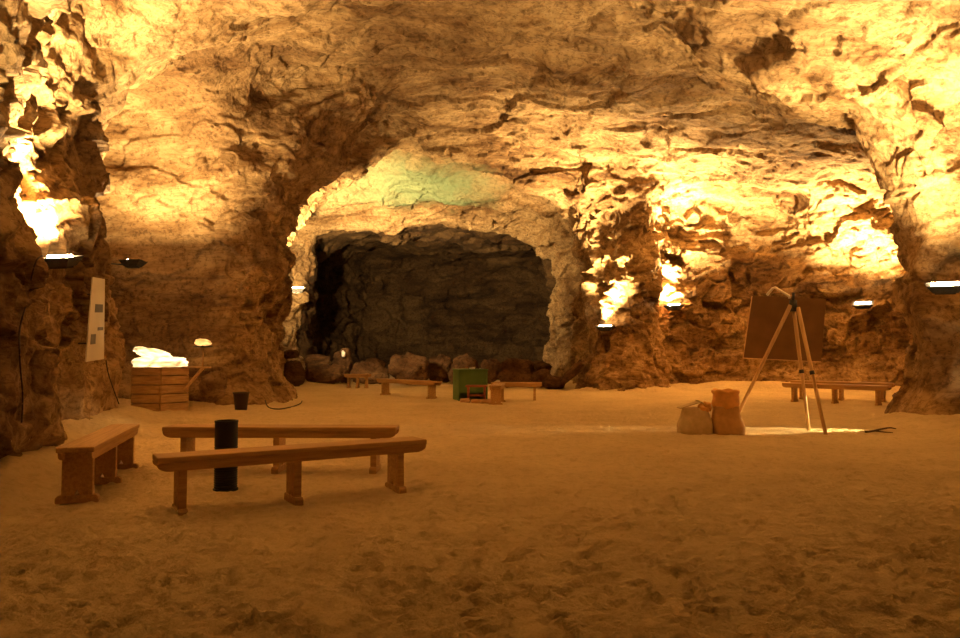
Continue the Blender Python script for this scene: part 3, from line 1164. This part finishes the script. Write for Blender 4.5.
sk2 = sack('brown_sack', (s_r, sy - .02, g), .47, .36, .43, .84, M['sack_brown'], 9, 'taller brown sack with a rolled orange top, on the sand beside the pale canvas sack', -.03)
bm = bmesh.new()
lathe(bm, [(.19, .40), (.205, .45), (.20, .55), (.195, .62), (.215, .635), (.22, .66), (.205, .68), (.18, .675), (.17, .60)], 36)
for v in bm.verts:
    n = .018 * math.sin(v.co.x * 31 + v.co.z * 17) + .012 * math.sin(v.co.y * 43 + v.co.z * 29)
    v.co = Vector((v.co.x * (1 + n * 2) - .03, v.co.y * .75 * (1 + n * 2), v.co.z + n * .6))
link_bm('rolled_top', bm, M['orange'], sk2, True)

# ------------------------------------------------------------------ floodlights
WARM = (1.0, .68, .30)
LAMP_GROUP = 'floodlights mounted on the rock walls'


def floodlight(u, v, label, power, off=.45, size=1.0, yaw=None, aim=None, pos=None, nrm=None, spread=150, tilt=.1, group=LAMP_GROUP):
    if pos is None:
        hp, n = wall_hit(u, v)
        n = Vector((n.x, n.y, 0)).normalized()
        # stand off the wall along the ray so that it shows at this spot
        p = hp + n * off
        d = ray(u, v)
        yv = p.y
        p = at(u, v, yv)
    else:
        p, n, hp = Vector(pos), Vector(nrm), Vector(pos) - Vector(nrm) * off
    rz = math.atan2(n.x, -n.y) if yaw is None else yaw
    root = empty('floodlight', p, rz, label, 'floodlight', group)
    k = size
    bm = bmesh.new()
    top = [(-.27, -.15, 0), (.27, -.15, 0), (.27, .15, 0), (-.27, .15, 0)]
    bot = [(-.17, -.08, -.13), (.17, -.08, -.13), (.17, .08, -.13), (-.17, .08, -.13)]
    inn = [(-.245, -.125, 0), (.245, -.125, 0), (.245, .125, 0), (-.245, .125, 0)]
    ind = [(x, y, -.045) for x, y, z_ in inn]
    vt, vb, vi, vd = [[bm.verts.new(Vector(q) * k) for q in L_] for L_ in (top, bot, inn, ind)]
    for i in range(4):
        j = (i + 1) % 4
        bm.faces.new((vb[i], vb[j], vt[j], vt[i]))
        bm.faces.new((vt[i], vt[j], vi[j], vi[i]))
        bm.faces.new((vi[i], vi[j], vd[j], vd[i]))
    bm.faces.new(vb)
    bm.faces.new(vd)
    for i in range(5):
        add_box(bm, (.28 * k, .008 * k, .03 * k), (0, (-.06 + .03 * i) * k, -.14 * k))
    link_bm('housing', bm, M['metal'], root).rotation_euler = (tilt, 0, 0)
    bm = bmesh.new()
    tube(bm, [(-.19 * k, 0, .0), (.19 * k, 0, .0)], .03 * k, 10)
    link_bm('halogen_tube', bm, M['tube'], root, True).rotation_euler = (tilt, 0, 0)
    # bracket to the rock
    Ri = Matrix.Rotation(-rz, 3, 'Z')
    back = Ri @ (hp - p)
    back = back + back.normalized() * .25
    bm = bmesh.new()
    tube(bm, [(0, .10 * k, -.09 * k), (back.x * .5, back.y * .5, -.12 * k), (back.x, back.y, min(-.10 * k, back.z))], .016, 8)
    link_bm('bracket', bm, M['metal'], root, True)
    ld = bpy.data.lights.new('floodlight_beam', 'AREA')
    ld.shape = 'RECTANGLE'
    ld.size, ld.size_y = .40 * k, .18 * k
    ld.energy = power
    ld.color = WARM
    ld.spread = math.radians(spread)
    lo = bpy.data.objects.new('floodlight_beam', ld)
    COL.objects.link(lo)
    lo.parent = root
    lo.location = (0, 0, .02)
    a = Vector(aim) if aim else Vector((n.x * .12, n.y * .12, 1))
    a = Ri @ a.normalized()
    lo.rotation_euler = (-a).to_track_quat('Z', 'Y').to_euler()
    return root


def on_wall(u, v, y, n, off):
    """a lamp at depth y on the ray, and the wall it is bolted to, off metres behind it along -n"""
    return dict(pos=at(u, v, y), nrm=Vector(n).normalized(), off=off)


floodlight(60, 257, 'floodlight with its glowing face up on the rock wall above the end-on bench', 270, **on_wall(60, 257, 9.9, (1, -.25, 0), .5), yaw=math.radians(-14), tilt=.22, aim=(-.22, -.2, 1), spread=125)
floodlight(133, 261, 'small dark floodlight in front of the alcove wall, above the information board', 155, **on_wall(133, 261, 14.9, (.5, 1, 0), .7), size=.9, yaw=math.radians(-10), aim=(-.05, 0, 1), tilt=-.15, spread=150)
floodlight(297, 288, 'floodlight by the edge of the left pillar, lighting the pale strip beside the tunnel', 70, **on_wall(297, 288, 22.1, (1, .2, 0), 1.2), yaw=0, aim=(-.35, .1, 1), spread=110)
floodlight(605, 326, 'floodlight on the fluted rock buttress beside the tunnel', 210, off=.42, aim=(-.1, 0, 1), spread=100)
floodlight(674, 305, 'floodlight in the corner between the rock buttress and the wall, under the widest bright patch', 560, off=.85, size=1.2, spread=130)
floodlight(863, 303, 'floodlight flaring on the rock wall behind the plank benches', 400, **on_wall(863, 303, 22.5, (-.6, -1, 0), .5), size=1.1, tilt=.45, spread=120)
floodlight(945, 284, 'floodlight shining upward on the rock pillar at the picture edge', 140, **on_wall(945, 284, 11.5, (-.5, -1, 0), .5), tilt=.3, spread=115, aim=(-.1, .1, 1))
floodlight(0, 0, 'floodlight behind the left pillar, turned towards the tunnel mouth', 300, pos=(-6.1, 20.9, 3.5), nrm=(1, .5, 0), off=.8, aim=(.32, .9, .24), spread=90, tilt=.9)
floodlight(0, 0, 'unseen fill lamp added to light the near floor, on the side wall near the end-on bench', 110, pos=(-3.9, 4.9, 2.6), nrm=(1, 0, 0), off=.6, spread=150, aim=(.25, .2, 1))  # added fill lamp out of view, brightens the dark near floor
floodlight(0, 0, 'unseen fill lamp added to light the near floor, on the side wall past the rock pillar', 90, pos=(8.3, 8.0, 2.6), nrm=(-1, 0, 0), off=.7, spread=150, aim=(-.25, .1, 1))  # second added fill lamp, unseen, lifting the same floor from the right
low = floodlight(0, 0, 'low spotlight tucked in the notch of the rock pillar, shining across the sand', 1, pos=(8.1, 11.95, .5), nrm=(-1, 0, 0), off=.5, size=.6, aim=(-3.8, -.2, -.5))
for ch in low.children:
    if ch.type == 'LIGHT':
        ld = bpy.data.lights.new('spot_beam', 'SPOT')
        ld.energy, ld.color, ld.spot_size, ld.spot_blend, ld.shadow_soft_size = 900, WARM, math.radians(17), .25, .04
        ch.data = ld

# ------------------------------------------------------------------ info board, cables, twig
hp, n = wall_hit(96, 320)
yb = min(wall_hit(u, v)[0].y for u in (88, 96, 103) for v in (280, 300, 320, 340, 360)) - .12
pb = [at(93, 277, yb - .1), at(105, 279, yb + .2), at(104, 359, yb + .2), at(86, 362, yb - .2)]
ctr = (pb[0] + pb[2]) / 2
ib = empty('information_board', ctr, 0, 'narrow glossy white information board hanging on the dark rock rib', 'information board')
bm = bmesh.new()
nn = (pb[1] - pb[0]).cross(pb[3] - pb[0]).normalized()
if nn.dot(Vector((0, 0, CAM_Z)) - ctr) < 0:
    nn = -nn
prism(bm, [p - ctr for p in pb], nn * -.02)
link_bm('panel', bm, M['poster'], ib)


for t_ in (.2, .8):
    bm = bmesh.new()
    q = pb[0].lerp(pb[1], .6).lerp(pb[3].lerp(pb[2], .6), t_) - ctr
    tube(bm, [q - nn * .015, q - nn * .32], .012, 8)
    link_bm('mounting_bar', bm, M['metal'], ib, True)


def onboard(s, t):
    a = pb[0].lerp(pb[1], s)
    b = pb[3].lerp(pb[2], s)
    return a.lerp(b, t) - ctr + nn * .004


for (s0, s1, t0, t1) in ((.3, .85, .32, .42), (.15, .45, .68, .8), (.55, .9, .6, .64)):
    bm = bmesh.new()
    prism(bm, [onboard(s0, t0), onboard(s1, t0), onboard(s1, t1), onboard(s0, t1)], nn * .003)
    link_bm('printed_picture', bm, M['poster_print'], ib)


def cable(pts, label, r=.008):
    bm = bmesh.new()
    tube(bm, smooth_curve(pts, 8), r, 6)
    o = link_bm('power_cable', bm, M['cable'], None, True)
    return props(o, label, 'cable')


def wall_path(uv, off=.03):
    out = []
    for u, v in uv:
        h, n = wall_hit(u, v)
        out.append(h + n * off)
    return out


cable(wall_path([(40, 256), (34, 262), (31, 275), (30, 290), (24, 310), (19, 330), (18, 350), (19, 370), (19, 390), (20, 410), (20, 425)]), 'thin cable running down the rock wall below the floodlight above the end-on bench')
cable([at(u, v, yb + .3) for u, v in [(106, 360), (108, 372), (112, 385), (116, 396), (119, 404)]], 'thin cable hanging from the information board down to the sand', .008)
cp = []
for u, v in [(264, 404), (268, 407), (278, 408.5), (290, 407.5), (300, 404), (302, 401)]:
    p = ground(u, v)
    cp.append(Vector((p.x, p.y, gz_at(p.x, p.y) + .015)))
cable(cp, 'black cable curled on the sand at the foot of the left pillar', .013)
bm = bmesh.new()
tw = []
for u, v in [(866, 433.5), (874, 432), (882, 431), (890, 430.5), (896, 431)]:
    p = ground(u, v)
    tw.append(Vector((p.x, p.y, gz_at(p.x, p.y) + .03)))
tube(bm, smooth_curve(tw, 5), .02, 6, .008)
q = [tw[1], tw[1].lerp(ground(884, 433.5), .9) + Vector((0, 0, .02)), ground(893, 434) + Vector((0, 0, .02))]
tube(bm, smooth_curve(q, 5), .014, 6, .006)
o = link_bm('twig', bm, M['twig'], None, True)
props(o, 'forked twig lying on the sand at the foot of the rock pillar', 'twig')

# ------------------------------------------------------------------ world, view
w = bpy.data.worlds.new('world')
scene.world = w
w.use_nodes = True
w.node_tree.nodes['Background'].inputs['Color'].default_value = (0, 0, 0, 1)
w.node_tree.nodes['Background'].inputs['Strength'].default_value = 0
scene.view_settings.view_transform = 'Standard'
scene.view_settings.look = 'None'
scene.view_settings.gamma = 1
scene.view_settings.exposure = 2.42
scene.cycles.use_denoising = True
scene.cycles.max_bounces = 8
scene.cycles.diffuse_bounces = 6
scene.cycles.sample_clamp_indirect = 8
